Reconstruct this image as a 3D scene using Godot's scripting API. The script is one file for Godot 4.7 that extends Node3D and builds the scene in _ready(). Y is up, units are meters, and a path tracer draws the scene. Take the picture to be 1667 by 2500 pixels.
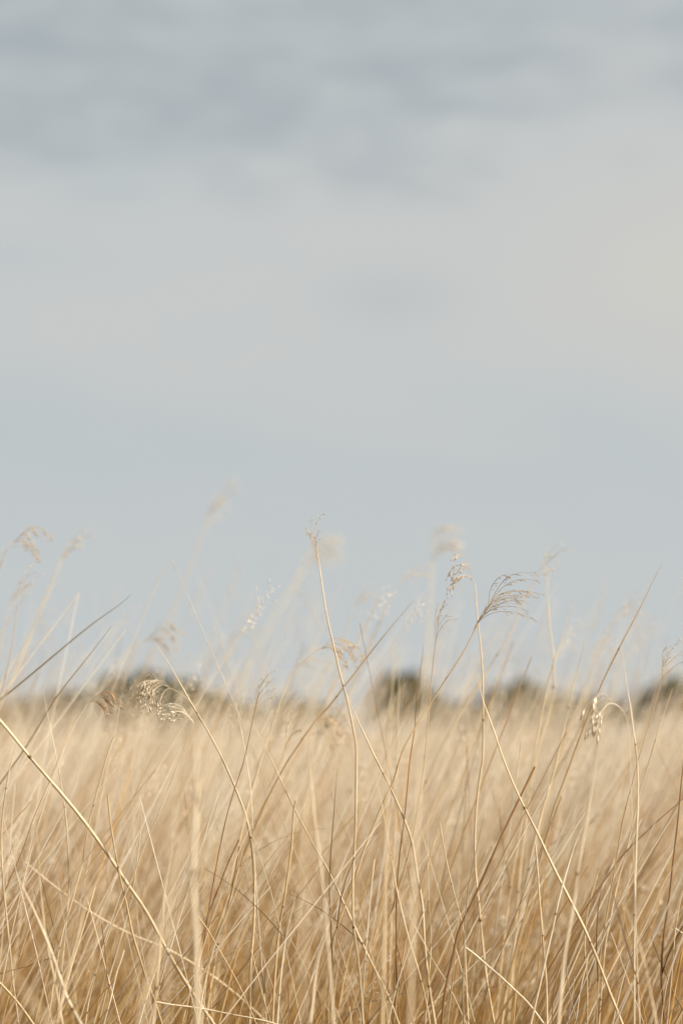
extends Node3D
# A dry meadow of tall straw-coloured grass under a thinly veiled sky, seen with a short telephoto lens focused three metres away.

const EYE := 0.75          # height of the lens above the ground
const HALF := 1.0 / 6.0    # tangent of half the vertical field of view (72 mm on a 24 mm high sensor)
const RISE := 0.0733       # slope of the optical axis: the true horizon lies 550 photo pixels under the centre
const WIND := Vector3(1, 0, 0.15)

var rng := RandomNumberGenerator.new()
var view := Transform3D()
var straw: StandardMaterial3D
var husk: StandardMaterial3D
var blade: StandardMaterial3D
var joint_material: StandardMaterial3D
var foliage: StandardMaterial3D
var joint_mesh: ArrayMesh
var taken := {}

# ---------------------------------------------------------------- meshes

class Soup:
	var v := PackedVector3Array()
	var n := PackedVector3Array()
	var uv := PackedVector2Array()
	var c := PackedColorArray()
	var idx := PackedInt32Array()

	func tube(p: PackedVector3Array, r: PackedFloat32Array, col: PackedColorArray, sides: int, u0 := 0.0, v0 := 0.0) -> void:
		var count := p.size()
		var first := v.size()
		var along := v0
		var side := Vector3.ZERO
		for i in count:
			var t := (p[mini(i + 1, count - 1)] - p[maxi(i - 1, 0)]).normalized()
			if side == Vector3.ZERO:
				side = t.cross(Vector3(0.31, 0.2, 0.93)).normalized()
			side = (side - t * side.dot(t)).normalized()
			var up := t.cross(side)
			if i > 0:
				along += p[i].distance_to(p[i - 1])
			for k in sides + 1:
				var a := TAU * k / sides
				var d := side * cos(a) + up * sin(a)
				v.append(p[i] + d * r[i])
				n.append(d)
				uv.append(Vector2(u0 + float(k) / sides, along * 3.0))
				c.append(col[i])
		for i in count - 1:
			for k in sides:
				var a := first + i * (sides + 1) + k
				var b := a + sides + 1
				idx.append_array([a, b, a + 1, b, b + 1, a + 1])
		# caps
		for e in [0, count - 1]:
			var at: int = first + e * (sides + 1)
			for k in range(1, sides - 1):
				idx.append_array([at, at + k, at + k + 1])

	func seed_husk(at: Vector3, dir: Vector3, length: float, width: float, col: Color) -> void:
		# a pointed spikelet: a three-sided spindle
		var side := dir.cross(Vector3(0.4, 0.3, 0.87)).normalized()
		var up := dir.cross(side)
		var first := v.size()
		var ring := at + dir * length * 0.38
		v.append(at); n.append(-dir); c.append(col); uv.append(Vector2.ZERO)
		for k in 3:
			var d := side * cos(TAU * k / 3.0) + up * sin(TAU * k / 3.0)
			v.append(ring + d * width); n.append(d); c.append(col); uv.append(Vector2(k / 3.0, 0.1))
		v.append(at + dir * length); n.append(dir); c.append(col * 0.92); uv.append(Vector2(0, 0.2))
		for k in 3:
			var a := first + 1 + k
			var b := first + 1 + (k + 1) % 3
			idx.append_array([first, a, b, first + 4, b, a])

	func ribbon(p: PackedVector3Array, w: PackedFloat32Array, across: Vector3, col: PackedColorArray) -> void:
		# a grass blade folded along its midrib
		var first := v.size()
		for i in p.size():
			var t := (p[mini(i + 1, p.size() - 1)] - p[maxi(i - 1, 0)]).normalized()
			var s := (across - t * across.dot(t)).normalized()
			var up := s.cross(t)
			for k in 3:
				v.append(p[i] + s * w[i] * (k - 1) - up * (w[i] * 0.35 if k == 1 else 0.0))
				n.append((up + s * 0.4 * (k - 1)).normalized())
				uv.append(Vector2(0.5 * k, p[i].distance_to(p[0]) * 3.0))
				c.append(col[i])
		for i in p.size() - 1:
			for k in 2:
				var a := first + i * 3 + k
				idx.append_array([a, a + 3, a + 1, a + 3, a + 4, a + 1])

	func mesh(m: Material) -> ArrayMesh:
		var arrays := []
		arrays.resize(Mesh.ARRAY_MAX)
		arrays[Mesh.ARRAY_VERTEX] = v
		arrays[Mesh.ARRAY_NORMAL] = n
		arrays[Mesh.ARRAY_TEX_UV] = uv
		arrays[Mesh.ARRAY_COLOR] = c
		arrays[Mesh.ARRAY_INDEX] = idx
		var out := ArrayMesh.new()
		out.add_surface_from_arrays(Mesh.PRIMITIVE_TRIANGLES, arrays)
		out.surface_set_material(0, m)
		return out

func part(called: String, mesh: Mesh, parent: Node) -> MeshInstance3D:
	var o := MeshInstance3D.new()
	o.name = numbered(called) if parent == self else called
	o.mesh = mesh
	parent.add_child(o, true)
	return o

func numbered(called: String) -> String:
	var k: int = taken.get(called, 0)
	taken[called] = k + 1
	return called if k == 0 else "%s_%03d" % [called, k]

func thing(called: String, label: String, category: String, at: Vector3, group := "") -> Node3D:
	var o := Node3D.new()
	o.name = numbered(called)
	o.position = at
	o.set_meta("label", label)
	o.set_meta("category", category)
	if group != "":
		o.set_meta("group", group)
	add_child(o, true)
	return o

# where the point (x, y) of the photograph lies when it is so many metres away along the lens axis
func place(x: float, y: float, away: float) -> Vector3:
	var s := 2.0 * HALF / 2500.0 * away
	return view * Vector3((x - 833.5) * s, (1250.0 - y) * s, -away)

func fibre_texture(dark: float, specks: int, g: int) -> ImageTexture:
	var r := RandomNumberGenerator.new()
	r.seed = g
	var im := Image.create(64, 512, false, Image.FORMAT_RGB8)
	var fine := FastNoiseLite.new()
	fine.seed = g; fine.frequency = 0.02
	for y in 512:
		for x in 64:
			var a := fine.get_noise_3d(cos(TAU * x / 64.0) * 90.0, sin(TAU * x / 64.0) * 90.0, y * 0.35)
			var b := fine.get_noise_3d(cos(TAU * x / 64.0) * 300.0, sin(TAU * x / 64.0) * 300.0, 900.0 + y * 0.8)
			var k := clampf(0.9 + a * dark + b * dark * 0.7, 0.3, 1.0)
			im.set_pixel(x, y, Color(k, k * (0.95 + 0.05 * k), k * (0.86 + 0.14 * k)))
	for s in specks:
		var x := r.randi_range(0, 62)
		var y := r.randi_range(0, 500)
		var long := r.randi_range(2, 10)
		for j in long:
			im.set_pixel(x, y + j, im.get_pixel(x, y + j) * 0.6)
	im.generate_mipmaps()
	return ImageTexture.create_from_image(im)

func matte(g: int, dark: float, specks: int, rough: float) -> StandardMaterial3D:
	var m := StandardMaterial3D.new()
	m.vertex_color_use_as_albedo = true
	m.albedo_texture = fibre_texture(dark, specks, g)
	m.roughness = rough
	m.metallic_specular = 0.35
	m.cull_mode = BaseMaterial3D.CULL_DISABLED
	return m

# ---------------------------------------------------------------- setting

func sky_panorama() -> ImageTexture:
	var w := 2048
	var h := 1024
	var im := Image.create(w, h, false, Image.FORMAT_RGBF)
	var big := FastNoiseLite.new()
	big.seed = 11; big.frequency = 1.0; big.fractal_octaves = 4; big.noise_type = FastNoiseLite.TYPE_SIMPLEX_SMOOTH
	var small := FastNoiseLite.new()
	small.seed = 29; small.frequency = 1.0; small.fractal_octaves = 4; small.noise_type = FastNoiseLite.TYPE_SIMPLEX_SMOOTH
	var blue := Color8(188, 197, 200).srgb_to_linear()
	var grey := Color8(200, 202, 202).srgb_to_linear()
	var slate := Color8(168, 177, 183).srgb_to_linear()
	var cream := Color8(214, 211, 200).srgb_to_linear()
	var low := Color8(196, 201, 202).srgb_to_linear()
	for j in h:
		var el := 90.0 - (j + 0.5) * 180.0 / h
		var ey := sin(deg_to_rad(el))
		var er := cos(deg_to_rad(el))
		for i in w:
			if el < -2.0:
				im.set_pixel(i, j, low * 0.5)
				continue
			var az := wrapf((i + 0.5) * 360.0 / w, -180.0, 180.0)   # the middle of the panorama lies behind the camera
			var d := Vector3(sin(deg_to_rad(az)) * er, ey, -cos(deg_to_rad(az)) * er)
			var a := big.get_noise_3d(d.x * 7.0 + d.y * 3.0, d.y * 22.0, d.z * 7.0)
			var b := small.get_noise_3d(d.x * 19.0 - d.y * 6.0, d.y * 55.0 + d.x * 4.0, d.z * 19.0)
			var e := small.get_noise_3d(d.x * 48.0 + d.y * 60.0, d.y * 110.0 - d.x * 20.0, d.z * 48.0)
			# veil of cloud: clear bluish air under 6.5 degrees, a pale sheet to 10.5, slaty rolls above
			var tilt := 0.07 * az * exp(-az * az / 300.0)
			var sheet := smoothstep(5.0, 6.9, el + a * 1.2 + tilt) * (1.0 - smoothstep(9.9, 11.9, el - tilt + a * 1.0 + b * 0.7))
			var rolls := smoothstep(9.7, 12.3, el - tilt + a * 1.2 + b * 1.2)
			var c := low.lerp(blue, clampf(0.55 * exp(-pow((el - 6.0) / 1.6, 2.0)) + 0.2 * b, 0.0, 1.0))
			c = c.lerp(grey, clampf(sheet * (0.92 + 0.3 * b + 0.12 * e), 0.0, 1.0))
			c = c.lerp(slate, clampf(rolls * (0.58 + 0.5 * b + 0.2 * a + 0.3 * e), 0.0, 1.0))
			# a bluish gap to the left and the warm thin place on the right, towards the sun
			c = c.lerp(blue, 0.55 * exp(-pow((az + 6.6) / 2.2, 2.0) - pow((el - 8.9) / 0.45, 2.0)))
			c = c.lerp(blue, 0.5 * exp(-pow((az + 4.2) / 1.8, 2.0) - pow((el - 10.2) / 0.6, 2.0)))
			c = c.lerp(grey, 0.6 * exp(-pow((az - 5.4) / 1.5, 2.0) - pow((el - 12.2) / 0.8, 2.0)))
			c = c.lerp(cream, 0.5 * exp(-pow((az - 7.4) / 3.6, 2.0) - pow((el - 8.6) / 1.7, 2.0)))
			c = c.lerp(slate, 0.22 * exp(-pow((az - 0.9) / 1.2, 2.0) - pow((el - 8.2) / 0.5, 2.0)))
			# brighter veil round the sun
			var s := d.angle_to(Vector3(0.78, 0.68, 0.50).normalized())
			c = c.lerp(cream * 1.7, 0.85 * exp(-s * s * 3.0))
			im.set_pixel(i, j, c * 0.55)
	return ImageTexture.create_from_image(im)

func ground_material() -> StandardMaterial3D:
	var m := StandardMaterial3D.new()
	var tex := NoiseTexture2D.new()
	tex.width = 512; tex.height = 512; tex.seamless = true
	var no := FastNoiseLite.new()
	no.seed = 5; no.frequency = 0.02; no.fractal_octaves = 5
	tex.noise = no
	var ramp := Gradient.new()
	ramp.set_color(0, Color(0.40, 0.30, 0.17))
	ramp.set_color(1, Color(0.70, 0.58, 0.38))
	tex.color_ramp = ramp
	m.albedo_texture = tex
	m.uv1_triplanar = true
	m.uv1_world_triplanar = true
	m.uv1_scale = Vector3(0.6, 0.6, 0.6)
	m.roughness = 1.0
	return m

# ---------------------------------------------------------------- grass

func look_colors(look: String) -> Array:
	match look:
		"pale": return [Color(0.72, 0.60, 0.43), Color(0.63, 0.47, 0.27)]
		"white": return [Color(0.77, 0.68, 0.53), Color(0.71, 0.59, 0.42)]
		"tan": return [Color(0.53, 0.40, 0.24), Color(0.52, 0.36, 0.18)]
		"gold": return [Color(0.58, 0.42, 0.22), Color(0.52, 0.33, 0.12)]
		"brown": return [Color(0.30, 0.17, 0.075), Color(0.23, 0.125, 0.05)]
		"grey": return [Color(0.30, 0.25, 0.17), Color(0.42, 0.32, 0.19)]
	return [Color(0.6, 0.5, 0.3), Color(0.5, 0.35, 0.15)]

# seed head: fine branches with spikelets that hang the way the wind pushes them
func seed_head(parent: Node3D, base: Vector3, dir: Vector3, length: float, branches: int, spread: float, droop: Vector3, husks: int, size: float, col: Color, g: int, stem := 0.0004) -> void:
	var r := RandomNumberGenerator.new()
	r.seed = g
	var twigs := Soup.new()
	var grains := Soup.new()
	for b in branches:
		var t := float(b) / maxf(branches - 1, 1)
		var at := base + dir * length * 0.42 * t
		var out := Vector3(r.randf_range(-1, 1), r.randf_range(-1, 1), r.randf_range(-1, 1)).normalized()
		var go := (dir + out * spread * r.randf_range(0.5, 1.1)).normalized()
		if b == branches - 1:
			go = (dir + out * 0.1).normalized()
		var reach := length * r.randf_range(0.5, 0.78)
		var p := PackedVector3Array([at])
		var rad := PackedFloat32Array([stem])
		var cols := PackedColorArray([col * 0.9])
		for k in 7:
			go = (go + droop * 0.07 * (k + 1) + Vector3(r.randf_range(-1, 1), r.randf_range(-1, 1), r.randf_range(-1, 1)) * 0.09).normalized()
			at += go * reach / 7.0
			p.append(at); rad.append(stem * (1.0 - 0.1 * k)); cols.append(col * r.randf_range(0.8, 1.0))
		twigs.tube(p, rad, cols, 3)
		for s in husks:
			var q := r.randf_range(2.0, 6.99)
			var on := p[int(q)].lerp(p[int(q) + 1], q - int(q))
			var way := ((p[int(q) + 1] - p[int(q)]).normalized() + Vector3(r.randf_range(-1, 1), r.randf_range(-1, 1), r.randf_range(-1, 1)) * 0.45 + droop * 0.35).normalized()
			var tip := on + way * size * r.randf_range(0.4, 1.6)
			twigs.tube(PackedVector3Array([on, tip]), PackedFloat32Array([stem * 0.4, stem * 0.35]), PackedColorArray([col, col]), 3)
			grains.seed_husk(tip, (way + droop * 0.5).normalized(), size * r.randf_range(0.7, 1.3), size * r.randf_range(0.07, 0.13), col * r.randf_range(0.72, 1.15))
	var head := part("seed_head", twigs.mesh(husk), parent)
	var seeds := part("spikelets", grains.mesh(husk), head)
	seeds.set_meta("kind", "stuff")

# one stem, traced from its tip down through (x, y) points of the photograph, then on to the ground under the frame
func stem(label: String, away: float, width: float, look: String, trace: Array, head := "", lean := 0.0) -> Node3D:
	var g := taken.get("grass_stem", 0) as int
	var r := RandomNumberGenerator.new()
	r.seed = 4000 + g * 17
	var off := r.randf_range(-0.05, 0.05)
	var knots := PackedVector3Array()
	var count := trace.size() / 2
	for i in count:
		knots.append(place(trace[i * 2], trace[i * 2 + 1], away + off + lean * i / maxf(count - 1, 1)))
	var dir := (knots[count - 1] - knots[count - 2]).normalized()
	var at := knots[count - 1]
	while at.y > 0.0:
		dir = dir.lerp(Vector3(r.randf_range(-0.15, 0.15), -1, r.randf_range(-0.15, 0.15)), 0.13).normalized()
		at += dir * 0.05
		knots.append(at)
	knots[knots.size() - 1].y = -0.01
	# smooth it
	var p := PackedVector3Array()
	for i in knots.size() - 1:
		var a := knots[maxi(i - 1, 0)]
		var b := knots[i]
		var c := knots[i + 1]
		var d := knots[mini(i + 2, knots.size() - 1)]
		var steps := maxi(2, int(b.distance_to(c) / 0.012))
		for s in steps:
			p.append(b.cubic_interpolate(c, a, d, float(s) / steps))
	p.append(knots[knots.size() - 1])
	var base := p[p.size() - 1]
	var total := 0.0
	for i in p.size() - 1:
		total += p[i].distance_to(p[i + 1])
	var thick := width * 0.72 * 2.0 * HALF / 2500.0 * away * 0.5
	var pair := look_colors(look)
	var tone := r.randf_range(0.92, 1.06)
	var rad := PackedFloat32Array()
	var cols := PackedColorArray()
	var joints := []
	var run := 0.0
	var next := r.randf_range(0.05, 0.14)
	var shade := tone
	var open_tip := head != "" and head != "broken"
	for i in p.size():
		if i > 0:
			run += p[i].distance_to(p[i - 1])
		var t := run / total
		if run > next and run < total - 0.02:
			joints.append(i)
			next = run + r.randf_range(0.1, 0.28)
			shade = tone * r.randf_range(0.84, 1.1)
		var taper := lerpf(0.45 if open_tip or head == "" else 0.85, 1.0, clampf(run / 0.22, 0.0, 1.0))
		if head == "" and run < 0.06:
			taper *= 0.35 + 0.65 * run / 0.06
		rad.append(thick * taper * (1.0 + r.randf_range(-0.05, 0.05)))
		var c: Color = pair[0].lerp(pair[1], clampf(t * 1.6, 0.0, 1.0)) * shade
		if joints.size() and i - joints[joints.size() - 1] < 2:
			c = c * 0.8
		cols.append(c)
	for i in p.size():
		p[i] -= base
	var o := thing("grass_stem", label, "grass stem", base, "sharp and blurred dry grass stems traced against the meadow")
	var s := Soup.new()
	s.tube(p, rad, cols, 8, r.randf(), r.randf() * 7.0)
	part("culm", s.mesh(straw), o)
	for i in joints:
		var j := part("joint", joint_mesh, o)
		var t := (p[i + 1] - p[i - 1]).normalized()
		var x := t.cross(Vector3(0.3, 0.1, 0.9)).normalized()
		var k: float = rad[i] * r.randf_range(1.04, 1.16)
		j.transform = Transform3D(Basis(x * k, t * k * r.randf_range(0.6, 0.95), x.cross(t) * k), p[i])
	# a dry leaf still clasping some of the stems
	if joints.size() > 1 and r.randf() < 0.4 and p[joints[1]].y + base.y < 0.62:
		var from: Vector3 = p[joints[1]]
		var go := ((p[joints[1] - 1] - p[joints[1]]).normalized() + Vector3(r.randf_range(-0.5, 0.5), -0.1, r.randf_range(-0.3, 0.3))).normalized()
		var lp := PackedVector3Array()
		var lw := PackedFloat32Array()
		var lc := PackedColorArray()
		for k in 9:
			lp.append(from)
			lw.append(0.0011 * (1.0 - pow(k / 8.5, 2.0)) + 0.00015)
			lc.append(pair[1] * r.randf_range(0.85, 1.0))
			go = (go + Vector3(0.03, -0.09, 0)).normalized()
			from += go * 0.013
		var ls := Soup.new()
		ls.ribbon(lp, lw, Vector3(0.4, 0.2, 0.9), lc)
		part("leaf_blade", ls.mesh(blade), o)
	var up := (p[0] - p[2]).normalized()
	var k := away / 3.0
	var husk_color := Color(0.8, 0.68, 0.51)
	match head:
		"open": seed_head(o, p[4] - up * 0.01, up, 0.088 * k, 13, 0.55, Vector3(0.75, -0.55, 0.1), 13, 0.0036, Color(0.46, 0.35, 0.21), g, 0.00028)
		"tassel": seed_head(o, p[0], (up + Vector3(-0.8, 0.2, 0)).normalized(), 0.04 * k, 13, 0.85, Vector3(-0.2, -1.7, 0), 8, 0.0055, Color(0.72, 0.62, 0.48), g, 0.00026)
		"tuft": seed_head(o, p[0], up, 0.042 * k, 6, 0.55, Vector3(0.9, -0.5, 0.1), 6, 0.0042, husk_color, g, 0.0003)
		"brush": seed_head(o, p[0], up, 0.05 * k, 5, 0.35, Vector3(0.4, -0.15, 0.1), 4, 0.0036, husk_color, g, 0.0003)
		"nod": seed_head(o, p[0], (up + Vector3(0.6, 0, 0)).normalized(), 0.05 * k, 8, 0.6, Vector3(0.5, -1.5, 0.1), 9, 0.0055, Color(0.66, 0.51, 0.34), g, 0.0003)
		"nodleft": seed_head(o, p[0], (up + Vector3(-0.35, 0, 0)).normalized(), 0.042 * k, 7, 0.6, Vector3(-0.35, -1.5, 0.1), 8, 0.0055, Color(0.66, 0.51, 0.34), g, 0.0003)
		"husks": seed_head(o, p[0], (up + Vector3(-0.3, -0.3, 0)).normalized(), 0.05 * k, 5, 0.35, Vector3(-0.2, -2.2, 0.1), 5, 0.010, Color(0.84, 0.75, 0.6), g, 0.0003)
		"claw": seed_head(o, p[0], (up + Vector3(0.7, 0, 0)).normalized(), 0.034 * k, 6, 0.5, Vector3(0.4, -1.6, 0.1), 11, 0.0052, Color(0.56, 0.38, 0.21), g)
		"sparse": seed_head(o, p[2], up, 0.045 * k, 7, 0.5, Vector3(0.3, -0.3, 0.1), 4, 0.004, Color(0.6, 0.47, 0.3), g, 0.00025)
		"wing": seed_head(o, p[0], (up + Vector3(-0.9, -0.1, 0)).normalized(), 0.034 * k, 5, 0.4, Vector3(-0.5, -0.7, 0.1), 7, 0.006, Color(0.84, 0.74, 0.58), g)
	return o

# a tuft of meadow grass, many stems with their seed heads and dead leaves, as one mesh
func tussock(g: int, stems: int, radius: float, short: float, tall: float, leaves: int, heads: float, stout := 1.0, fluffy := false, brown := 0.2) -> Soup:
	var r := RandomNumberGenerator.new()
	r.seed = g
	var s := Soup.new()
	for i in stems:
		var a := r.randf() * TAU
		var q := sqrt(r.randf()) * radius
		var at := Vector3(cos(a) * q, -0.01, sin(a) * q)
		var high := lerpf(short, tall, pow(r.randf(), 2.2))
		if r.randf() < 0.05:
			high *= r.randf_range(1.05, 1.2)
		high = minf(high, tall * 1.06)
		var slope := r.randfn(0.3, 0.2)
		var deep := r.randfn(0.0, 0.14)
		var bend := r.randf_range(0.0, 0.35)
		var thick := r.randf_range(0.0006, 0.0012) * stout
		var tone := r.randf_range(0.8, 1.12)
		var hue := r.randf()
		var sort := r.randf()
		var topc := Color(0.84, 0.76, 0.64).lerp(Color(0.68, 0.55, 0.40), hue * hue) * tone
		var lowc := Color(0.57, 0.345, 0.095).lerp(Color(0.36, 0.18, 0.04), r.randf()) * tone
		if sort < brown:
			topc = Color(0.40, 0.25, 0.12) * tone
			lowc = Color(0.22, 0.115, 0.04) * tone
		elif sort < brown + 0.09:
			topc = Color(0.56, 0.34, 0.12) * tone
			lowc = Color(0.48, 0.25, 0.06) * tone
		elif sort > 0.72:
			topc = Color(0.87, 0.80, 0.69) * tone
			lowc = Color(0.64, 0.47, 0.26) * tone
		var p := PackedVector3Array()
		var rad := PackedFloat32Array()
		var col := PackedColorArray()
		for k in 6:
			var t := k / 5.0
			p.append(at + Vector3((slope * t + bend * t * t * 0.5) * high, high * t, deep * high * t))
			rad.append(thick * (1.0 - 0.55 * t))
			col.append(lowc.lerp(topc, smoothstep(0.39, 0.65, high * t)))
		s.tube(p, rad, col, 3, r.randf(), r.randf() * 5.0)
		if r.randf() < heads:
			var up := (p[5] - p[4]).normalized()
			var hc := Color(0.87, 0.79, 0.68).lerp(Color(0.72, 0.59, 0.44), r.randf() * r.randf()) * tone
			var long := r.randf_range(0.05, 0.11)
			var grain := 0.55 if fluffy else 1.0
			for k in (r.randi_range(34, 60) if fluffy else r.randi_range(9, 15)):
				var t := r.randf()
				var on := p[5] - up * long * t * 0.8
				var way := (up + WIND * r.randf_range(0.0, 0.9) + Vector3(r.randf_range(-1, 1), r.randf_range(-0.8, 0.5), r.randf_range(-1, 1)) * 0.6).normalized()
				s.seed_husk(on + way * r.randf_range(0.0, 0.024), way, r.randf_range(0.007, 0.014) * grain, r.randf_range(0.0007, 0.0015) * grain * grain, hc * r.randf_range(0.85, 1.12))
	for i in leaves:
		var a := r.randf() * TAU
		var q := sqrt(r.randf()) * radius
		var at := Vector3(cos(a) * q, 0.0, sin(a) * q)
		var go := Vector3(r.randfn(0.25, 0.35), 1.0, r.randfn(0.0, 0.35)).normalized()
		var reach := r.randf_range(0.22, 0.5)
		var fall := r.randf_range(0.02, 0.2)
		var w := r.randf_range(0.0012, 0.0026)
		var c := Color(0.46, 0.27, 0.07).lerp(Color(0.09, 0.045, 0.014), pow(r.randf(), 0.7)) * r.randf_range(0.85, 1.15)
		if r.randf() < 0.06:
			c = Color(0.15, 0.16, 0.06)
		var p := PackedVector3Array()
		var ws := PackedFloat32Array()
		var col := PackedColorArray()
		for k in 6:
			p.append(at)
			ws.append(w * (1.0 - 0.17 * k))
			col.append(c)
			go = (go + Vector3(0.05, -fall, 0.0) * (0.4 + 0.4 * k)).normalized()
			at += go * reach / 5.0
		s.ribbon(p, ws, Vector3(r.randf_range(-1, 1), 0.1, r.randf_range(-1, 1)).normalized(), col)
	return s

func scatter(mesh: Mesh, spots: Array, parent: Node3D, called: String) -> void:
	var mm := MultiMesh.new()
	mm.transform_format = MultiMesh.TRANSFORM_3D
	mm.use_colors = true
	mm.mesh = mesh
	mm.instance_count = spots.size()
	for i in spots.size():
		mm.set_instance_transform(i, spots[i][0])
		mm.set_instance_color(i, spots[i][1])
	var o := MultiMeshInstance3D.new()
	o.name = called
	o.multimesh = mm
	o.set_meta("kind", "stuff")
	parent.add_child(o, true)

# tussocks over the wedge of ground that the lens sees, with a margin on both sides
func sow(called: String, parent: Node3D, meshes: Array, from: float, to: float, grid: float, widen: float, tall_near: float, tall_far: float, keep: float, g: int) -> void:
	var r := RandomNumberGenerator.new()
	r.seed = g
	var lots := []
	for m in meshes:
		lots.append([])
	var patches := FastNoiseLite.new()
	patches.seed = 77; patches.frequency = 0.25
	var z := from
	while z < to:
		var half := z * 0.16 + 0.9 + grid
		var x := -half
		while x < half:
			var at := Vector3(x + r.randf_range(-0.5, 0.5) * grid, 0, -(z + r.randf_range(-0.5, 0.5) * grid))
			x += grid
			if r.randf() > keep:
				continue
			var lump := patches.get_noise_2d(at.x, at.z)
			var high := lerpf(tall_near, tall_far, clampf((-at.z - from) / maxf(to - from, 0.01), 0.0, 1.0)) * (1.0 + lump * 0.17 + r.randf_range(-0.05, 0.05))
			var basis := Basis(Vector3.UP, r.randf_range(-0.45, 0.45)).scaled(Vector3(widen * (1.0 if r.randf() < 0.82 else -0.6), high, widen))
			var k := 1.0 + lump * 0.2 + r.randf_range(-0.16, 0.12)
			lots[r.randi() % lots.size()].append([Transform3D(basis, at), Color(k, k * r.randf_range(0.97, 1.0), k * r.randf_range(0.9, 1.0))])
		z += grid
	for i in meshes.size():
		if lots[i].size():
			scatter(meshes[i], lots[i], parent, called)

# ---------------------------------------------------------------- trees

func far_tree(label: String, x: float, top: float, wide: float, away: float, g: int, tint: Color) -> void:
	var r := RandomNumberGenerator.new()
	r.seed = g
	var foot := place(x, 1800, away)
	foot.y = 0.0
	var high := place(x, top - 26, away).y
	var half := wide * 1.4 * 2.0 * HALF / 2500.0 * away * 0.5
	var o := thing("far_tree", label, "tree", foot, "dark green trees along the far edge of the meadow")
	var wood := Soup.new()
	var bark := Color(0.11, 0.085, 0.06)
	var trunk_r := high * 0.035
	wood.tube(PackedVector3Array([Vector3(0, -0.2, 0), Vector3(0.05, high * 0.3, 0), Vector3(0.1, high * 0.7, 0.05)]), PackedFloat32Array([trunk_r, trunk_r * 0.7, trunk_r * 0.25]), PackedColorArray([bark, bark, bark]), 7)
	var lobes := []
	for k in 9:
		var a := r.randf() * TAU
		var q := sqrt(r.randf()) * 0.68
		var y := r.randf_range(0.3, 0.86)
		var room := sqrt(maxf(0.1, 1.0 - pow((y - 0.42) / 0.62, 2.0)))
		var c := Vector3(cos(a) * q * half * room, high * y, sin(a) * q * half * room)
		if k == 0:
			c = Vector3(half * r.randf_range(-0.15, 0.15), high * 0.70, 0)
		elif k == 1:
			c = Vector3(-half * 0.45, high * 0.58, 0)
		elif k == 2:
			c = Vector3(half * 0.45, high * 0.55, 0)
		lobes.append([c, minf(half * r.randf_range(0.4, 0.56), high - c.y)])
		wood.tube(PackedVector3Array([Vector3(0.05, high * r.randf_range(0.15, 0.5), 0), c * 0.6 + Vector3(0, c.y * 0.25, 0), c]), PackedFloat32Array([trunk_r * 0.4, trunk_r * 0.25, trunk_r * 0.1]), PackedColorArray([bark, bark, bark]), 5)
	part("trunk", wood.mesh(straw), o)
	var leaves := Soup.new()
	for k in 6500:
		var l: Array = lobes[r.randi() % lobes.size()]
		var d := Vector3(r.randfn(), r.randfn() * 0.85, r.randfn()).normalized()
		var rough: float = l[1] * pow(r.randf(), 0.4) * r.randf_range(0.8, 1.12)
		var at: Vector3 = l[0] + d * rough
		if at.y < high * 0.06:
			continue
		var n := (d + Vector3(r.randf_range(-1, 1), r.randf_range(-1, 1), r.randf_range(-1, 1)) * 0.8).normalized()
		var s := n.cross(Vector3(0.2, 0.9, 0.3)).normalized()
		var u := s.cross(n)
		var e := high * r.randf_range(0.035, 0.065)
		var c := tint * r.randf_range(0.65, 1.35)
		var first := leaves.v.size()
		for q in [-s * e * 0.6, u * e * 1.2, s * e * 0.6, -u * e * 0.9]:
			leaves.v.append(at + q); leaves.n.append(n); leaves.c.append(c); leaves.uv.append(Vector2.ZERO)
		leaves.idx.append_array([first, first + 2, first + 1, first, first + 3, first + 2])
	part("crown", leaves.mesh(foliage), o)

# ---------------------------------------------------------------- scene

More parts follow.
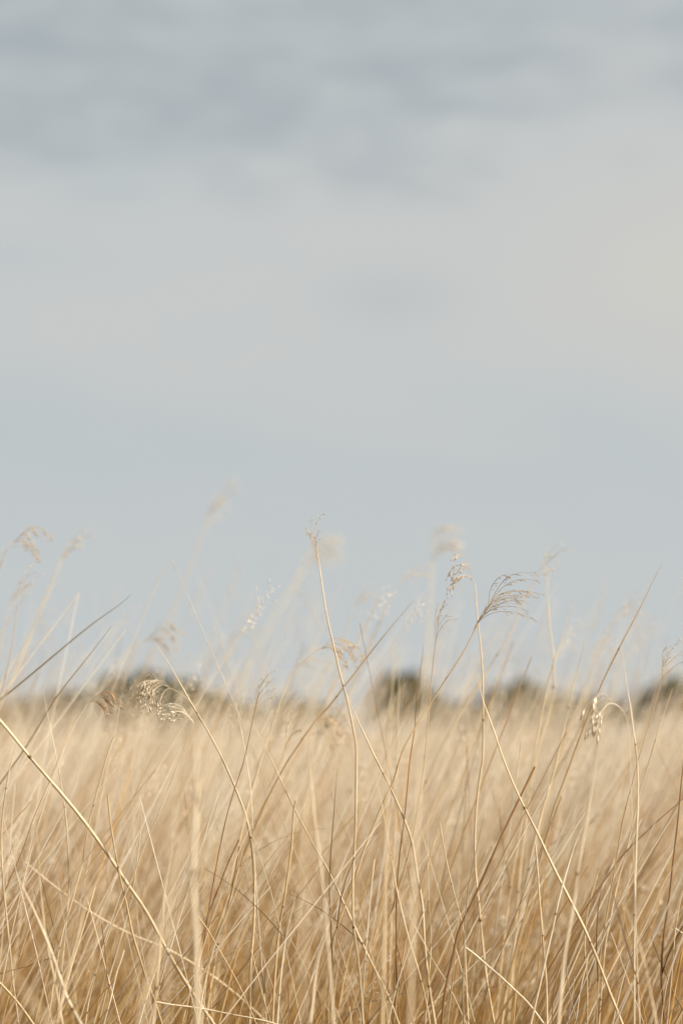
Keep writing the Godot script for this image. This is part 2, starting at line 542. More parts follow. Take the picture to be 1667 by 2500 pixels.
func _ready() -> void:
	rng.seed = 1
	# camera
	view = Transform3D(Basis(Vector3.RIGHT, atan(RISE)), Vector3(0, EYE, 0))
	var camera := Camera3D.new()
	camera.name = "camera"
	camera.transform = view
	camera.near = 0.05
	camera.far = 4000.0
	var lens := CameraAttributesPhysical.new()
	lens.frustum_focal_length = 72.0
	lens.frustum_focus_distance = 3.0
	lens.exposure_aperture = 3.9
	lens.frustum_near = 0.05
	lens.frustum_far = 4000.0
	camera.attributes = lens
	add_child(camera)
	camera.fov = rad_to_deg(2.0 * atan(HALF))
	camera.current = true
	# sky and exposure
	var env := Environment.new()
	env.background_mode = Environment.BG_SKY
	var sky_mat := PanoramaSkyMaterial.new()
	sky_mat.panorama = sky_panorama()
	var sky := Sky.new()
	sky.sky_material = sky_mat
	env.sky = sky
	env.background_energy_multiplier = 1.0
	env.tonemap_mode = Environment.TONE_MAPPER_LINEAR
	env.tonemap_exposure = 1.8
	env.sdfgi_enabled = true
	env.ssao_enabled = true
	env.ssil_enabled = true
	var around := WorldEnvironment.new()
	around.name = "world_environment"
	around.environment = env
	add_child(around)
	# the sun behind a thin veil, high on the right and a little behind the camera
	var sun := DirectionalLight3D.new()
	sun.name = "sun"
	sun.light_color = Color(1.0, 0.96, 0.89)
	sun.light_energy = 1.6
	sun.light_angular_distance = 7.0
	sun.shadow_enabled = true
	add_child(sun)
	sun.look_at_from_position(Vector3.ZERO, -Vector3(0.78, 0.68, 0.50), Vector3.UP)

	# materials
	straw = matte(3, 0.30, 260, 0.55)
	husk = matte(8, 0.15, 0, 0.7)
	husk.backlight = Color(0.5, 0.5, 0.5)
	blade = matte(13, 0.25, 120, 0.7)
	blade.backlight = Color(0.3, 0.3, 0.3)
	foliage = matte(33, 0.2, 0, 0.8)
	foliage.metallic_specular = 0.1
	joint_material = matte(21, 0.25, 80, 0.6)
	var js := Soup.new()
	js.tube(PackedVector3Array([Vector3(0, -1.5, 0), Vector3(0, -0.7, 0), Vector3(0, 0.1, 0), Vector3(0, 0.8, 0), Vector3(0, 1.6, 0)]), PackedFloat32Array([0.86, 1.02, 1.0, 0.98, 0.84]),
		PackedColorArray([Color(0.34, 0.22, 0.10), Color(0.17, 0.09, 0.04), Color(0.13, 0.07, 0.03), Color(0.24, 0.14, 0.07), Color(0.42, 0.29, 0.15)]), 8)
	joint_mesh = js.mesh(joint_material)

	# the ground to the horizon
	var flat := PlaneMesh.new()
	flat.size = Vector2(3600, 3600)
	flat.material = ground_material()
	var ground := part("ground", flat, self)
	ground.set_meta("kind", "structure")
	ground.position = Vector3(0, 0, 0)

	# trees at the far edge
	var dark := Color(0.030, 0.039, 0.011)
	var olive := Color(0.044, 0.051, 0.017)
	far_tree("low olive bushy tree at the left end of the far tree line", 60, 1730, 190, 320, 51, olive)
	far_tree("low bush between the left clump and the small dark middle tree", 620, 1742, 190, 340, 57, olive)
	far_tree("low bush right of the lone hazy middle tree", 1120, 1738, 180, 330, 62, olive)
	far_tree("small dark tree left of the large rounded clump", 180, 1712, 150, 300, 52, dark)
	far_tree("dark tree on the left shoulder of the large rounded clump", 268, 1688, 130, 310, 53, olive)
	far_tree("tallest dark tree at the middle of the large rounded left clump", 350, 1664, 150, 290, 54, dark)
	far_tree("dark tree just left of the tallest one in the large rounded left clump", 308, 1674, 140, 296, 68, dark)
	far_tree("dark tree just right of the tallest one in the large rounded left clump", 398, 1672, 140, 294, 69, dark)
	far_tree("green tree on the right shoulder of the large rounded left clump", 440, 1684, 130, 300, 55, dark)
	far_tree("lower tree at the right end of the large rounded left clump", 515, 1716, 110, 305, 56, olive)
	far_tree("small dark green tree in the dip left of the image centre", 712, 1728, 80, 320, 58, dark)
	far_tree("second small dark tree in the dip beside the first", 775, 1738, 80, 330, 59, dark)
	far_tree("lone tall hazy tree right of the image centre", 985, 1668, 140, 300, 61, olive)
	far_tree("broad brownish tree left of the right-hand gap", 1265, 1684, 160, 300, 63, Color(0.070, 0.066, 0.028))
	far_tree("low dark bush beside the broad brownish tree", 1385, 1716, 160, 310, 64, dark)
	far_tree("small dark bush in the gap before the right edge", 1480, 1732, 90, 315, 65, dark)
	far_tree("dark tree second from the right edge of the far tree line", 1585, 1710, 100, 300, 66, dark)
	far_tree("tall dark tree at the right edge of the far tree line", 1660, 1678, 140, 290, 67, dark)

	# the meadow: nobody could count it
	var meadow := Node3D.new()
	meadow.name = "meadow_grass"
	meadow.set_meta("label", "thick blurred straw-coloured grass filling the meadow to the far trees")
	meadow.set_meta("category", "grass")
	meadow.set_meta("kind", "stuff")
	add_child(meadow)
	var sharp_kinds := []
	for k in 6:
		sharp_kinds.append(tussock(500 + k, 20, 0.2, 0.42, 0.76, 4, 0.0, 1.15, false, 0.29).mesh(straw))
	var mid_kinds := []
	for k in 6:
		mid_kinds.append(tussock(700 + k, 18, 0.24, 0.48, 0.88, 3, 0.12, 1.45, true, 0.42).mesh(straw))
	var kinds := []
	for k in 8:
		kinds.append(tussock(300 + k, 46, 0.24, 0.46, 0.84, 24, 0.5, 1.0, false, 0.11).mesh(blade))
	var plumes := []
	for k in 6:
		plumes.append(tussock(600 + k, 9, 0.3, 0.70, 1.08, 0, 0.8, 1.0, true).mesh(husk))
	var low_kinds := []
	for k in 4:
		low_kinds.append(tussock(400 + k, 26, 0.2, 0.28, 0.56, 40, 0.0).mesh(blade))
	sow("short_grass", meadow, low_kinds, 0.9, 2.5, 0.3, 1.0, 0.75, 0.75, 0.7, 901)
	sow("short_grass", meadow, low_kinds, 2.6, 7.0, 0.17, 1.0, 0.8, 1.0, 0.9, 902)
	sow("slender_grass", meadow, sharp_kinds, 2.72, 3.5, 0.15, 1.0, 0.86, 0.98, 0.8, 907)
	sow("slender_grass", meadow, mid_kinds, 3.45, 7.5, 0.24, 1.0, 0.96, 1.08, 0.8, 908)
	sow("tall_grass", meadow, kinds, 4.2, 6.0, 0.28, 1.0, 0.90, 0.94, 0.5, 903)
	sow("tall_grass", meadow, kinds, 6.0, 26.0, 0.25, 1.0, 1.02, 0.93, 0.85, 904)
	sow("plumed_grass", meadow, plumes, 3.7, 9.0, 0.28, 1.0, 0.92, 0.99, 0.85, 909)
	sow("plumed_grass", meadow, plumes, 9.0, 34.0, 0.33, 1.0, 0.99, 0.93, 0.65, 910)
	sow("tall_grass", meadow, kinds, 26.0, 100.0, 0.6, 1.8, 0.84, 0.76, 1.0, 905)
	sow("tall_grass", meadow, kinds, 100.0, 285.0, 2.0, 4.5, 0.74, 0.70, 1.0, 906)

	stems_in_front()
	stems_left()
	stems_middle()
	stems_right()
	stems_behind()

func stems_in_front() -> void:
	stem("wide pale foreground stalk, strongly blurred, standing upright left of centre", 2.05, 22, "white", [472, 1735, 476, 1795, 481, 1850, 482, 1930, 479, 2000, 472, 2100, 471, 2160, 476, 2230, 480, 2300, 484, 2500])
	stem("broad blurred pale leafy stalk cutting across the bottom left corner", 1.6, 16, "pale", [-60, 2280, 0, 2335, 27, 2370, 67, 2429, 94, 2469, 128, 2510])
	stem("tall blurred stalk leaning right with a plume high above the left trees", 2.0, 7, "pale", [496, 1300, 473, 1362, 441, 1447, 394, 1553, 340, 1665, 298, 1755, 266, 1850, 235, 1960], "brush")
	stem("faint blurred upright stem behind the tall leaning plume, over the left trees", 2.05, 6, "white", [430, 1480, 432, 1540, 436, 1596, 435, 1729, 430, 1850])
	stem("very blurred wide stem leaning right to a tan tuft above the centre", 1.78, 11, "white", [742, 1385, 720, 1430, 676, 1495, 638, 1569, 585, 1686, 553, 1760, 520, 1850], "tuft")
	stem("ghostly upright blurred stem just right of the tan central tuft", 1.75, 7, "white", [760, 1330, 763, 1400, 766, 1516, 762, 1640, 758, 1760])
	stem("blurred upright pale stem topped by a soft plume, right of centre", 1.95, 10, "white", [1055, 1375, 1051, 1440, 1049, 1489, 1045, 1550, 1041, 1622, 1033, 1740, 1026, 1850], "tuft")
	stem("pale out-of-focus upright stem in front of the lone hazy tree", 2.35, 10, "pale", [961, 1547, 960, 1600, 959, 1654, 951, 1760, 947, 1850, 945, 1960])
	stem("blurred pale stem rising right above the left edge of the meadow", 2.3, 10, "white", [140, 1395, 128, 1425, 96, 1500, 59, 1590, 32, 1654, 0, 1725, -30, 1800], "brush")
	stem("soft-focus pale stem with a drooping seed head, left of the centre line", 2.42, 11, "white", [752, 1800, 756, 1840, 761, 1920, 768, 2000, 779, 2080, 790, 2187, 800, 2308, 808, 2402, 814, 2500], "nod")
	stem("soft pale stem forking from the drooping-headed stalk near the bottom", 2.6, 14, "white", [806, 2225, 800, 2268, 779, 2332, 768, 2400, 763, 2455, 757, 2500])
	stem("blurred thick pale stem rising from the bottom right to a faint tip", 2.45, 12, "white", [1480, 1700, 1466, 1780, 1450, 1877, 1432, 2000, 1421, 2054, 1408, 2134, 1400, 2201, 1386, 2281, 1376, 2335, 1368, 2429, 1362, 2500])
	stem("soft pale stem slanting right to left beside the right-hand dark stem", 2.5, 11, "pale", [1520, 2195, 1528, 2222, 1547, 2268, 1568, 2335, 1582, 2402, 1601, 2500])
	stem("pale soft-edged stem standing nearly upright above the bottom left quarter", 2.55, 11, "pale", [420, 2010, 418, 2080, 408, 2140, 399, 2201, 394, 2289, 386, 2375, 375, 2500])
	stem("blurred tan stem leaning right through the left tangle", 2.5, 12, "pale", [250, 2120, 236, 2161, 214, 2204, 198, 2254, 190, 2289, 174, 2348, 161, 2402, 140, 2500])
	stem("thick soft pale stem curving down right out of the left tangle", 2.62, 14, "white", [40, 2130, 51, 2155, 80, 2214, 107, 2276, 129, 2332, 153, 2402, 166, 2439, 198, 2500])
	stem("thin upright pale stem that crosses the thick curved one in the left tangle", 2.62, 9, "pale", [90, 2030, 94, 2067, 97, 2120, 99, 2161, 107, 2241, 113, 2290, 135, 2400])
	stem("short blurred pale stem near the bottom edge left of the slanting stem", 2.3, 11, "white", [355, 2395, 360, 2420, 366, 2460, 372, 2510])

func stems_left() -> void:
	stem("thickest straw stem, slanting from the left edge down to the bottom edge", 3.0, 12, "pale", [-70, 1690, 0, 1758, 74, 1848, 186, 1980, 261, 2081, 310, 2155, 362, 2233, 431, 2361, 503, 2472, 525, 2505], "broken")
	stem("long stem whose fine tip starts above the left trees and curves down to the bottom", 3.0, 9.5, "pale", [385, 1577, 424, 1640, 463, 1710, 500, 1772, 540, 1846, 577, 1930, 604, 2004, 617, 2084, 621, 2148, 620, 2254, 612, 2361, 609, 2500], "", 0.05)
	stem("slender arched stem carrying a white hanging tassel before the left trees", 3.02, 3, "white", [418, 1680, 440, 1692, 462, 1712, 490, 1760, 516, 1810], "tassel")
	stem("greenish grey stem slanting from the left edge up into the sky, slightly blurred", 2.75, 8, "grey", [320, 1452, 290, 1478, 229, 1521, 160, 1577, 90, 1636, 16, 1697, -30, 1735])
	stem("lower of the two dark stems slanting up into the left sky", 3.3, 6.5, "grey", [274, 1527, 218, 1601, 154, 1681, 122, 1729, 60, 1830, -10, 1930])
	stem("thin pale curved stem near the left edge, bent down to the bottom", 3.05, 7.5, "pale", [53, 1738, 45, 1790, 32, 1850, 20, 1900, 5, 2020, 8, 2148, 16, 2228, 24, 2308, 35, 2415, 46, 2500])
	stem("thin pale stem with a gentle kink, second from the left edge", 3.0, 6, "white", [106, 1691, 115, 1735, 125, 1782, 138, 1850, 154, 1940, 165, 2036, 169, 2171, 166, 2214, 158, 2300, 150, 2375, 140, 2490])
	stem("thin stem leaning right topped by a brown claw of seeds", 3.0, 4, "white", [216, 1715, 205, 1735, 191, 1755, 160, 1819, 149, 1850, 125, 1915], "claw")
	stem("thin dark-jointed stem leaning right just inside the left edge", 3.05, 4, "brown", [150, 1835, 138, 1866, 112, 1930, 80, 2004, 59, 2068, 16, 2169, -5, 2230])
	stem("pale stem leaning right that ends among the upper left seed heads", 3.0, 7, "pale", [278, 1800, 261, 1850, 229, 1967, 218, 2010, 205, 2084, 197, 2127, 176, 2201, 154, 2275, 138, 2360, 120, 2480], "broken")
	stem("tan stem leaning right across the thick slanting stem, upper left", 3.2, 5, "tan", [395, 1815, 372, 1850, 319, 1962, 287, 2015, 250, 2073, 213, 2121, 180, 2190, 150, 2270])
	stem("long thin dark-jointed stem leaning right from the bottom left to a winged tip", 3.0, 5.5, "pale", [473, 1766, 460, 1800, 441, 1850, 412, 1925, 386, 1991, 351, 2072, 335, 2115, 321, 2150, 297, 2206, 279, 2246, 257, 2308, 233, 2380, 217, 2447, 209, 2500], "wing")
	stem("upright thin pale stem crossing the thick slanting stem near its middle", 3.05, 5.5, "pale", [350, 1870, 348, 1898, 346, 2000, 338, 2080, 327, 2161, 321, 2193, 303, 2268, 287, 2316, 268, 2388, 241, 2500])
	stem("brown-tipped stem that starts left of the thick slanting one and runs beneath it", 2.98, 7.5, "tan", [264, 1938, 269, 2000, 276, 2043, 289, 2118, 297, 2155, 311, 2214, 324, 2279, 340, 2332, 359, 2394, 375, 2434, 396, 2500], "broken")
	stem("fuzzy tan stem leaning right in the middle of the left tangle", 3.3, 8, "gold", [262, 2045, 249, 2072, 230, 2105, 214, 2134, 185, 2177, 161, 2222, 140, 2290, 122, 2360, 100, 2450])
	stem("pale broken stem lying across the left tangle, sloping down to the right", 3.5, 6.5, "pale", [62, 2105, 114, 2148, 176, 2196, 250, 2244, 330, 2286, 394, 2310, 473, 2353, 553, 2408], "broken")
	stem("nearly level pale straw lying across the bottom edge, left half", 2.95, 6.5, "pale", [383, 2446, 420, 2453, 487, 2461, 567, 2477, 621, 2487, 674, 2500, 720, 2520], "broken")
	stem("short dark upright stub in the left tangle below the thick slanting stem", 3.0, 4.5, "brown", [249, 2255, 257, 2316, 264, 2391, 270, 2430, 289, 2500], "broken")
	stem("short pale stem with a snapped top, between the dark stub and slanting stem", 2.97, 6.5, "white", [304, 2319, 294, 2350, 284, 2380, 270, 2442, 254, 2500], "broken")
	stem("dark brown snapped twig slanting at the bottom of the left tangle", 2.97, 5, "brown", [285, 2387, 268, 2408, 249, 2426, 217, 2469, 190, 2500], "broken")
	stem("tan stem in the bottom left corner sloping down to the right", 2.9, 9, "tan", [-50, 2345, 0, 2399, 40, 2442, 75, 2490, 100, 2530], "broken")
	stem("thin brown stem leaning right left of the tangle's centre", 3.05, 5, "tan", [158, 2062, 140, 2105, 110, 2175, 82, 2240, 60, 2300, 38, 2370, 20, 2440])
	stem("thin straw crossing behind the tangle from the left edge, rising right", 3.15, 4, "gold", [240, 2195, 200, 2235, 150, 2285, 95, 2335, 45, 2375, 0, 2420])
	stem("tan pointed stem at the bottom, left of the near-level pale straw", 3.0, 6, "pale", [232, 2165, 215, 2230, 190, 2310, 165, 2395, 140, 2490], "broken")
	stem("dark thin twig beside the left edge, leaning over near the bottom", 2.98, 4, "brown", [130, 2338, 95, 2348, 60, 2362, 38, 2366], "broken")
	stem("slim pale stem leaning right over the dark stub in the left tangle", 3.02, 5, "pale", [330, 2170, 312, 2232, 290, 2310, 262, 2400, 228, 2500])
	stem("thin golden stem behind the thick slanting stem at mid height", 3.25, 5, "gold", [352, 2088, 330, 2150, 300, 2230, 276, 2310, 250, 2410])

func stems_middle() -> void:
	stem("long pale stem from the central sky curving down past the image centre", 3.0, 8.5, "pale", [772, 1335, 778, 1372, 788, 1440, 798, 1505, 813, 1570, 830, 1644, 845, 1700, 855, 1744, 866, 1800, 870, 1850, 867, 2036, 861, 2148, 863, 2264, 874, 2344, 887, 2500], "sparse")
	stem("pale stem running down right beside the long central one from its middle", 3.02, 9.5, "pale", [838, 1675, 862, 1735, 890, 1795, 916, 1850, 956, 1930, 988, 2004, 1007, 2062, 1017, 2132, 1031, 2211, 1036, 2302, 1047, 2408, 1062, 2500])
	stem("straight slanting stem crossing from upper centre left to the lower middle", 3.0, 8, "pale", [612, 1758, 622, 1776, 640, 1812, 660, 1850, 713, 1962, 766, 2065, 798, 2119, 832, 2190, 866, 2264, 903, 2344, 946, 2429, 975, 2505])
	stem("upright tan stem left of centre with a short pointed top", 3.0, 8, "tan", [722, 1955, 718, 1975, 716, 2000, 713, 2054, 709, 2091, 701, 2150, 691, 2214, 682, 2268, 672, 2375, 665, 2500], "broken")
	stem("pale stem just right of the upright tan one, shorter", 2.85, 8, "white", [727, 2161, 715, 2214, 699, 2284, 688, 2364, 682, 2429, 677, 2500])
	stem("thin brown upright stem standing against the drooping-headed blurred stalk", 3.0, 5, "brown", [824, 1875, 818, 1940, 814, 2000, 806, 2107, 804, 2187, 807, 2254, 811, 2335, 812, 2388, 813, 2500])
	stem("dark pointed stem leaning right, left of centre below the tree dip", 3.0, 5, "brown", [633, 1690, 620, 1745, 601, 1835, 590, 1877, 572, 1930, 552, 2000, 535, 2080], "sparse")
	stem("dark brown stem leaning right in the group left of centre, leftmost", 3.0, 6, "brown", [584, 2050, 581, 2056, 557, 2107, 538, 2158, 508, 2236, 490, 2311, 470, 2420], "broken")
	stem("second dark stem in the leaning group left of centre", 3.03, 5.5, "brown", [584, 2066, 578, 2107, 567, 2171, 552, 2230, 535, 2281, 514, 2343, 480, 2490], "broken")
	stem("pale stem leaning right through the dark leaning group left of centre", 2.85, 7, "pale", [603, 2030, 597, 2058, 591, 2080, 581, 2129, 565, 2188, 549, 2241, 524, 2310, 500, 2400, 485, 2500])
	stem("long thin pale stem leaning right behind the dark leaning group", 3.05, 6, "pale", [712, 1895, 691, 1940, 658, 2000, 624, 2078, 597, 2129, 575, 2182, 554, 2230, 527, 2287, 508, 2362, 495, 2480])
	stem("fine straight pale straw leaning far right from the bottom, left of centre", 3.0, 5, "white", [578, 2040, 573, 2048, 535, 2102, 495, 2171, 447, 2246, 420, 2289, 380, 2370, 340, 2500])
	stem("dark tan stem slanting from the centre up into the sky, blurred at top", 3.25, 7, "tan", [1010, 1465, 1000, 1477, 940, 1548, 890, 1612, 845, 1670, 800, 1728, 766, 1766, 718, 1835, 690, 1880, 640, 1980, 600, 2080, 560, 2180])
	stem("tan stem leaning right from the leaning group toward the image centre", 3.2, 6, "gold", [775, 1980, 755, 2003, 715, 2064, 672, 2142, 642, 2193, 621, 2233, 585, 2310, 560, 2400])
	stem("thin dark stem leaning right crossing the tall curved stem left of centre", 3.1, 4, "tan", [745, 1990, 728, 2011, 690, 2057, 653, 2104, 621, 2153, 591, 2193, 554, 2250, 520, 2320])
	stem("tan stem sloping down right from the leaning group to the bottom", 2.98, 5.5, "tan", [488, 2243, 510, 2274, 527, 2305, 554, 2351, 586, 2410, 605, 2453, 630, 2510], "broken")
	stem("thin tan stem branching down right beside the tall curved stem's foot", 3.0, 5.5, "tan", [612, 2318, 618, 2340, 634, 2402, 650, 2461, 661, 2500], "broken")
	stem("fine level twig rising right across the lower middle stems", 3.05, 4, "tan", [742, 2214, 722, 2226, 674, 2257, 640, 2278, 607, 2300, 554, 2332, 510, 2370], "broken")
	stem("tan stem with a pointed top, low and left of the upright tan one", 3.1, 6, "gold", [687, 2198, 682, 2206, 656, 2268, 632, 2330, 620, 2390, 610, 2480])
	stem("small pale straw leaning right at the bottom, below the forked soft stems", 3.0, 5, "white", [768, 2368, 766, 2375, 747, 2429, 725, 2480, 712, 2520], "broken")
	stem("short dark upright stub at the bottom, left of the soft blurred stems", 3.02, 5, "brown", [704, 2408, 705, 2440, 705, 2500], "broken")
	stem("fine pale stem beside the tall curved one, upper middle", 3.1, 5, "white", [577, 1700, 577, 1718, 590, 1787, 601, 1850, 612, 1930, 616, 2000])
	stem("tiny twiggy seed head on a hair-thin stem below the tree dip", 3.0, 3, "white", [697, 1812, 694, 1835, 691, 1858, 678, 1890, 655, 1930], "sparse")
	stem("tall stem leaning right that ends in an open feathery seed head", 3.0, 7, "tan", [1205, 1462, 1190, 1486, 1169, 1516, 1132, 1590, 1089, 1656, 1047, 1723, 1004, 1792, 977, 1849, 962, 1903, 930, 1972, 887, 2078, 866, 2148, 834, 2233, 800, 2330, 770, 2420, 750, 2500], "open")
	stem("brownish tall stem left of the lone hazy tree's right side, sharp pointed tip", 3.0, 5.5, "brown", [1032, 1575, 1031, 1598, 1017, 1702, 1012, 1781, 1001, 1849, 988, 1988, 975, 2089, 968, 2180, 967, 2275, 968, 2400, 975, 2500])
	stem("thin brown stem leaning right with a tiny seed spray, right of the lone tree", 3.0, 5.5, "tan", [1066, 1548, 1063, 1570, 1052, 1664, 1047, 1739, 1036, 1849, 1033, 1880, 1017, 1993, 1000, 2073, 983, 2140, 960, 2210, 940, 2275, 914, 2371, 898, 2500], "sparse")
	stem("hair-thin pale straw with a snapped top, bottom middle", 2.98, 5, "white", [914, 2098, 904, 2188, 896, 2281, 891, 2348, 880, 2500], "broken")
	stem("slim pale stem descending right from the centre to the bottom middle", 3.0, 6.5, "pale", [917, 1880, 926, 1935, 938, 2000, 953, 2088, 966, 2161, 979, 2220, 998, 2295, 1011, 2335, 1028, 2396, 1044, 2469, 1049, 2500])
	stem("thin straw leaning right that crosses the bottom middle stems", 3.02, 5, "pale", [1012, 2035, 1001, 2059, 974, 2139, 931, 2220, 891, 2335, 864, 2396, 840, 2450, 820, 2500])
	stem("thin pale straw with a cut top crossing low in the bottom middle", 2.97, 5, "white", [1037, 2220, 1014, 2279, 990, 2340, 966, 2415, 947, 2500], "broken")
	stem("thin pale stem sloping down right across the bottom middle", 2.98, 5.5, "pale", [962, 2150, 974, 2182, 990, 2220, 1036, 2305, 1060, 2351, 1086, 2391, 1108, 2434, 1132, 2487, 1150, 2530])
	stem("brown stem leaning slightly left at the bottom middle, cut top", 3.0, 6, "brown", [968, 2305, 982, 2362, 995, 2439, 1009, 2500], "broken")
	stem("golden brown stem with a pointed top leaning right, centre right", 3.02, 6.5, "gold", [1082, 1966, 1073, 2000, 1041, 2115, 1019, 2193, 998, 2268, 982, 2340, 960, 2500])
	stem("thin upright pale stem between the golden pointed one and the brown cane", 3.0, 5.5, "pale", [1046, 1975, 1043, 2030, 1044, 2080, 1046, 2201, 1052, 2295, 1047, 2380, 1041, 2455, 1036, 2510])
	stem("thin dark-green twig lying low at the bottom middle", 3.02, 4, "grey", [985, 2423, 977, 2426, 940, 2436, 892, 2450, 834, 2482, 800, 2505], "broken")
	stem("soft tan stem leaning right from bottom middle behind the slanting pale stem", 3.3, 7, "gold", [962, 1955, 944, 2010, 920, 2075, 896, 2160, 872, 2250, 850, 2340])

func stems_right() -> void:
	stem("darkest brown cane, leaning right, bent at a joint right of centre", 2.97, 9, "brown", [1305, 1872, 1264, 1956, 1238, 2010, 1211, 2068, 1163, 2179, 1132, 2243, 1116, 2283, 1106, 2330, 1100, 2355, 1086, 2419, 1078, 2500], "broken")
	stem("long pale stem slanting down to the lower right corner, darkening at its foot", 2.95, 10, "pale", [1164, 1650, 1179, 1712, 1206, 1787, 1227, 1850, 1264, 1940, 1312, 2036, 1344, 2105, 1387, 2190, 1424, 2264, 1456, 2339, 1488, 2424, 1520, 2505])
	stem("tall upright stem with a fuzzy drooping seed head, right of centre sky", 3.2, 8, "pale", [1159, 1425, 1161, 1460, 1166, 1516, 1172, 1575, 1177, 1633, 1179, 1728, 1178, 1849, 1174, 1875, 1161, 1988, 1159, 2105, 1169, 2211, 1179, 2318, 1190, 2408, 1206, 2500], "nodleft")
	stem("bright broken stem sloping down right from beside the brown cane's foot", 2.95, 7.5, "white", [1136, 2313, 1161, 2332, 1188, 2356, 1220, 2383, 1260, 2421, 1287, 2447, 1327, 2500], "broken")
	stem("slim pale stem sloping down right into the brown cane's bend", 3.02, 5.5, "pale", [1073, 2010, 1092, 2115, 1111, 2193, 1124, 2241, 1133, 2290, 1136, 2360], "broken")
	stem("slim tan stem with a needle tip just left of the brown cane", 3.0, 5.5, "tan", [1133, 2078, 1124, 2166, 1117, 2254, 1111, 2327, 1097, 2455, 1090, 2510])
	stem("grey streaked upright stem that crosses the brown cane at its joint", 2.93, 6, "grey", [1180, 1997, 1159, 2088, 1143, 2161, 1136, 2228, 1132, 2321, 1129, 2402, 1132, 2500])
	stem("long tan stem leaning right into the right-hand sky, soft at its tip", 3.2, 7, "tan", [1615, 1375, 1600, 1405, 1551, 1505, 1509, 1585, 1461, 1686, 1424, 1776, 1397, 1849, 1375, 1910, 1352, 1972, 1328, 2063, 1290, 2200, 1250, 2350, 1215, 2500])
	stem("pale stem with a clean cut top leaning right over the long slanting stem", 2.9, 8, "white", [1405, 2052, 1381, 2129, 1362, 2201, 1349, 2263, 1330, 2346, 1319, 2396, 1295, 2500], "broken")
	stem("pale gently bowed upright stem between brown cane and long slanting stem", 2.85, 7.5, "pale", [1305, 2060, 1310, 2102, 1317, 2204, 1327, 2321, 1333, 2402, 1335, 2500], "broken")
	stem("slim golden stem with a dark needle tip leaning right, right of the brown cane", 3.0, 5.5, "gold", [1336, 2120, 1309, 2214, 1284, 2295, 1263, 2388, 1252, 2500])
	stem("dark tan stem slanting steeply across from the right edge to the lower middle", 3.15, 6.5, "brown", [1720, 1905, 1667, 1951, 1609, 2000, 1528, 2078, 1499, 2115, 1467, 2161, 1434, 2209, 1397, 2268, 1365, 2321, 1335, 2375, 1300, 2440])
	stem("second slanting tan stem from the right edge, below and parallel", 3.35, 6, "tan", [1690, 1990, 1643, 2048, 1582, 2129, 1528, 2204, 1488, 2263, 1456, 2316, 1420, 2380])
	stem("dark brown nearly upright stem beside the right edge", 2.97, 8, "brown", [1672, 1760, 1668, 1850, 1661, 1920, 1654, 2000, 1643, 2094, 1633, 2188, 1622, 2263, 1614, 2343, 1615, 2415, 1619, 2455, 1621, 2500])
	stem("pale thin stem leaning right across the dark stem at the right edge", 2.93, 6, "pale", [1685, 2045, 1667, 2078, 1622, 2150, 1579, 2249, 1544, 2321, 1520, 2388, 1504, 2455, 1493, 2510])
	stem("thin straight stem with a twiggy tip leaning right, near the right edge", 3.0, 5.5, "tan", [1618, 1645, 1612, 1668, 1589, 1750, 1559, 1849, 1535, 1940, 1518, 2008, 1501, 2112, 1483, 2214, 1472, 2281, 1461, 2362, 1455, 2500], "sparse")
	stem("blurred pale stem leaning right beside the thin twiggy one, right edge", 3.2, 6.5, "pale", [1640, 1680, 1634, 1702, 1610, 1770, 1586, 1850, 1562, 1930, 1546, 2000, 1528, 2078, 1504, 2166, 1485, 2263, 1475, 2321, 1461, 2500])
	stem("short dark broken twig left of the dark stem at the right edge", 3.0, 5.5, "brown", [1589, 2287, 1600, 2318, 1611, 2348, 1619, 2362, 1643, 2423, 1667, 2466, 1690, 2510], "broken")
	stem("bright snapped straw end pointing in at the right edge", 2.95, 5, "white", [1640, 2262, 1667, 2279, 1700, 2300, 1730, 2340], "broken")
	stem("fine grey stem with a cut top low on the right", 2.95, 4, "grey", [1385, 2322, 1381, 2354, 1389, 2423, 1408, 2500], "broken")
	stem("dark pointed sliver of a stem low beside the long slanting stem", 3.0, 5, "brown", [1398, 2274, 1381, 2321, 1360, 2375, 1349, 2434, 1347, 2500])
	stem("tan upright stem behind the parallel leaning pair, lower right", 3.2, 7, "tan", [1461, 2120, 1448, 2165, 1432, 2230, 1426, 2308, 1432, 2402, 1432, 2500], "broken")
	stem("pale stem at the right edge leaning right below the dark one", 3.0, 6, "pale", [1690, 2080, 1667, 2171, 1649, 2257, 1638, 2388, 1627, 2500])
	stem("pale straw at the lower right edge leaning right, crossing the dark stem's foot", 2.9, 5, "white", [1690, 2240, 1667, 2287, 1643, 2348, 1625, 2410, 1612, 2500])
	stem("pale stem with hanging dry husks near the right-hand gap", 2.78, 8, "white", [1512, 1570, 1517, 1590, 1527, 1664, 1538, 1728, 1546, 1792, 1554, 1849, 1556, 1950, 1552, 2060, 1548, 2200])
	stem("short stem beside it carrying the whitish hanging husks", 2.8, 4, "white", [1522, 1738, 1530, 1760, 1535, 1800, 1538, 1880, 1540, 1960], "husks")
	stem("thin pale straw leaning right low between the slanting stem and right edge", 3.0, 4, "white", [1436, 2330, 1429, 2362, 1415, 2420, 1408, 2477, 1400, 2510], "broken")
	stem("thin tan stem rising right behind the brown cane's upper half", 3.35, 6, "gold", [1300, 1930, 1262, 2010, 1228, 2090, 1190, 2185, 1160, 2280])
	stem("soft tan stem slanting right behind the cut-topped pale stem", 3.45, 6, "gold", [1420, 2060, 1370, 2120, 1310, 2200, 1255, 2270, 1190, 2340])

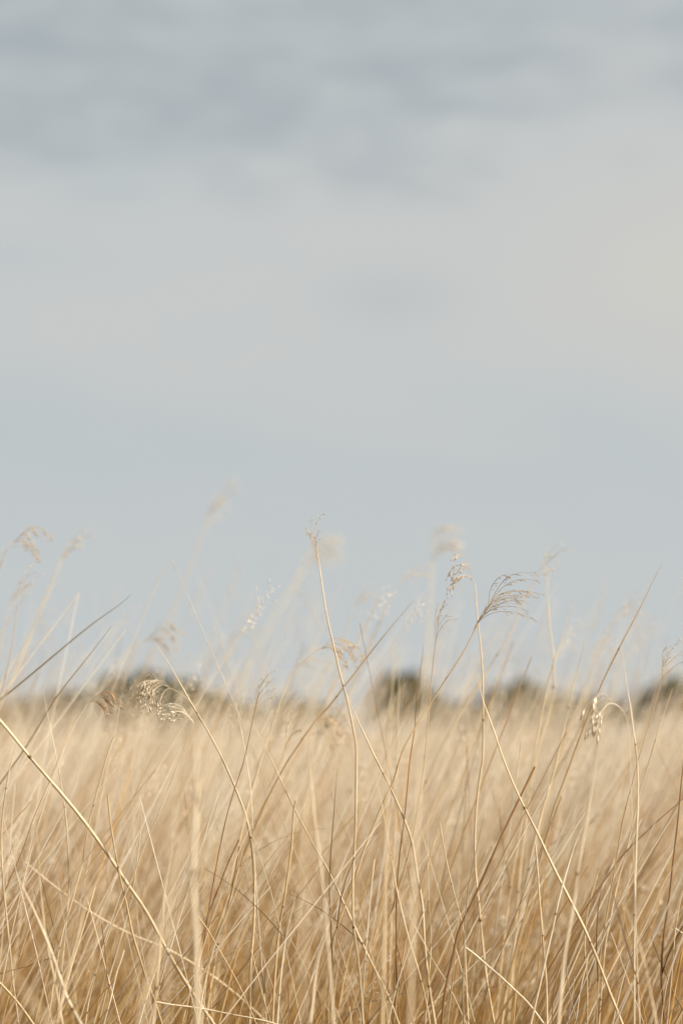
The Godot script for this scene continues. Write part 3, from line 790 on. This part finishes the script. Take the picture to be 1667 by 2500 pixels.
func stems_behind() -> void:
	stem("blurred upright stem with a tan brush top, right of the feathery seed head", 3.7, 8, "pale", [1336, 1455, 1339, 1516, 1346, 1570, 1352, 1622, 1347, 1707, 1323, 1792, 1307, 1849, 1290, 1950], "brush")
	stem("blurred pale stem leaning right behind the feathery seed head", 3.8, 7, "pale", [1300, 1425, 1296, 1431, 1268, 1495, 1238, 1558, 1185, 1643, 1130, 1730, 1080, 1820], "brush")
	stem("soft pale stem leaning right to a faint tip right of the brush top", 3.55, 6.5, "pale", [1400, 1465, 1387, 1500, 1357, 1600, 1339, 1659, 1317, 1765, 1302, 1849, 1280, 1960])
	stem("soft pale stem in the gap between the brush top and the long tan stem", 3.4, 7, "pale", [1425, 1560, 1421, 1590, 1405, 1648, 1381, 1755, 1360, 1849, 1344, 1910, 1323, 1978, 1300, 2070])
	stem("blurred stem with a small tan head leaning right before the right sky", 4.2, 7, "pale", [1500, 1520, 1480, 1560, 1450, 1620, 1420, 1700, 1380, 1800], "tuft")
	stem("blurred stem leaning right to a tan tuft, left of the plumed upright stem", 4.3, 7, "pale", [968, 1440, 956, 1457, 914, 1547, 871, 1643, 830, 1740, 790, 1830], "tuft")
	stem("upright soft stem seen through the lone hazy tree", 3.6, 6, "pale", [976, 1600, 975, 1622, 972, 1740, 969, 1849, 966, 1950])
	stem("stem leaning right to a brown nodding head in the central sky", 3.4, 6, "pale", [770, 1590, 745, 1612, 720, 1635, 707, 1654, 686, 1707, 660, 1782, 636, 1860, 610, 1950], "nod")
	stem("blurred stem with a pale tuft below the nodding central head", 4.0, 7, "pale", [712, 1648, 700, 1670, 680, 1730, 655, 1800, 630, 1880], "tuft")
	stem("thin tan stem with a reddish fuzzy head near the left edge", 3.5, 5, "tan", [44, 1480, 40, 1505, 27, 1596, 0, 1713, -20, 1800], "brush")
	stem("stem at the left edge whose drooping head reaches in high above the rest", 3.6, 6, "tan", [18, 1340, 4, 1375, -20, 1440, -55, 1540, -90, 1650], "nod")
	stem("blurred stem with a looped seed head above the left trees' near side", 4.0, 6, "pale", [342, 1575, 330, 1600, 319, 1622, 298, 1690, 280, 1760, 262, 1850], "nod")
	stem("faint tuft on a blurred stem above the right shoulder of the left trees", 5.2, 8, "pale", [566, 1580, 560, 1605, 545, 1660, 525, 1730, 505, 1810], "tuft")
	stem("fainter lower tuft on a blurred stem beside the left trees", 5.2, 8, "pale", [495, 1650, 488, 1680, 474, 1740, 455, 1820], "tuft")
	stem("soft tuft on a blurred stem just right of the central sky stem", 4.6, 7, "pale", [858, 1500, 848, 1530, 830, 1600, 808, 1680, 785, 1770], "tuft")
	stem("blurred stem whose pale head overlaps the left edge of the sky", 4.4, 7, "pale", [22, 1500, 10, 1540, -5, 1610, -25, 1700], "tuft")
	stem("blurred stem with a pale plume above the right edge of the left trees", 4.8, 8, "white", [610, 1610, 600, 1650, 580, 1720, 560, 1800], "brush")
	stem("blurred leaning stem with a tuft near the right edge of the sky", 4.6, 7, "pale", [1600, 1690, 1590, 1720, 1570, 1780, 1548, 1850], "tuft")
	stem("pale blurred plume before the broad brownish tree", 4.4, 8, "white", [1215, 1650, 1205, 1690, 1190, 1750, 1170, 1830], "brush")
	stem("small pale blurred tuft on a leaning stem right of the broad brownish tree", 4.4, 7, "white", [1440, 1640, 1432, 1670, 1415, 1740, 1395, 1820], "tuft")
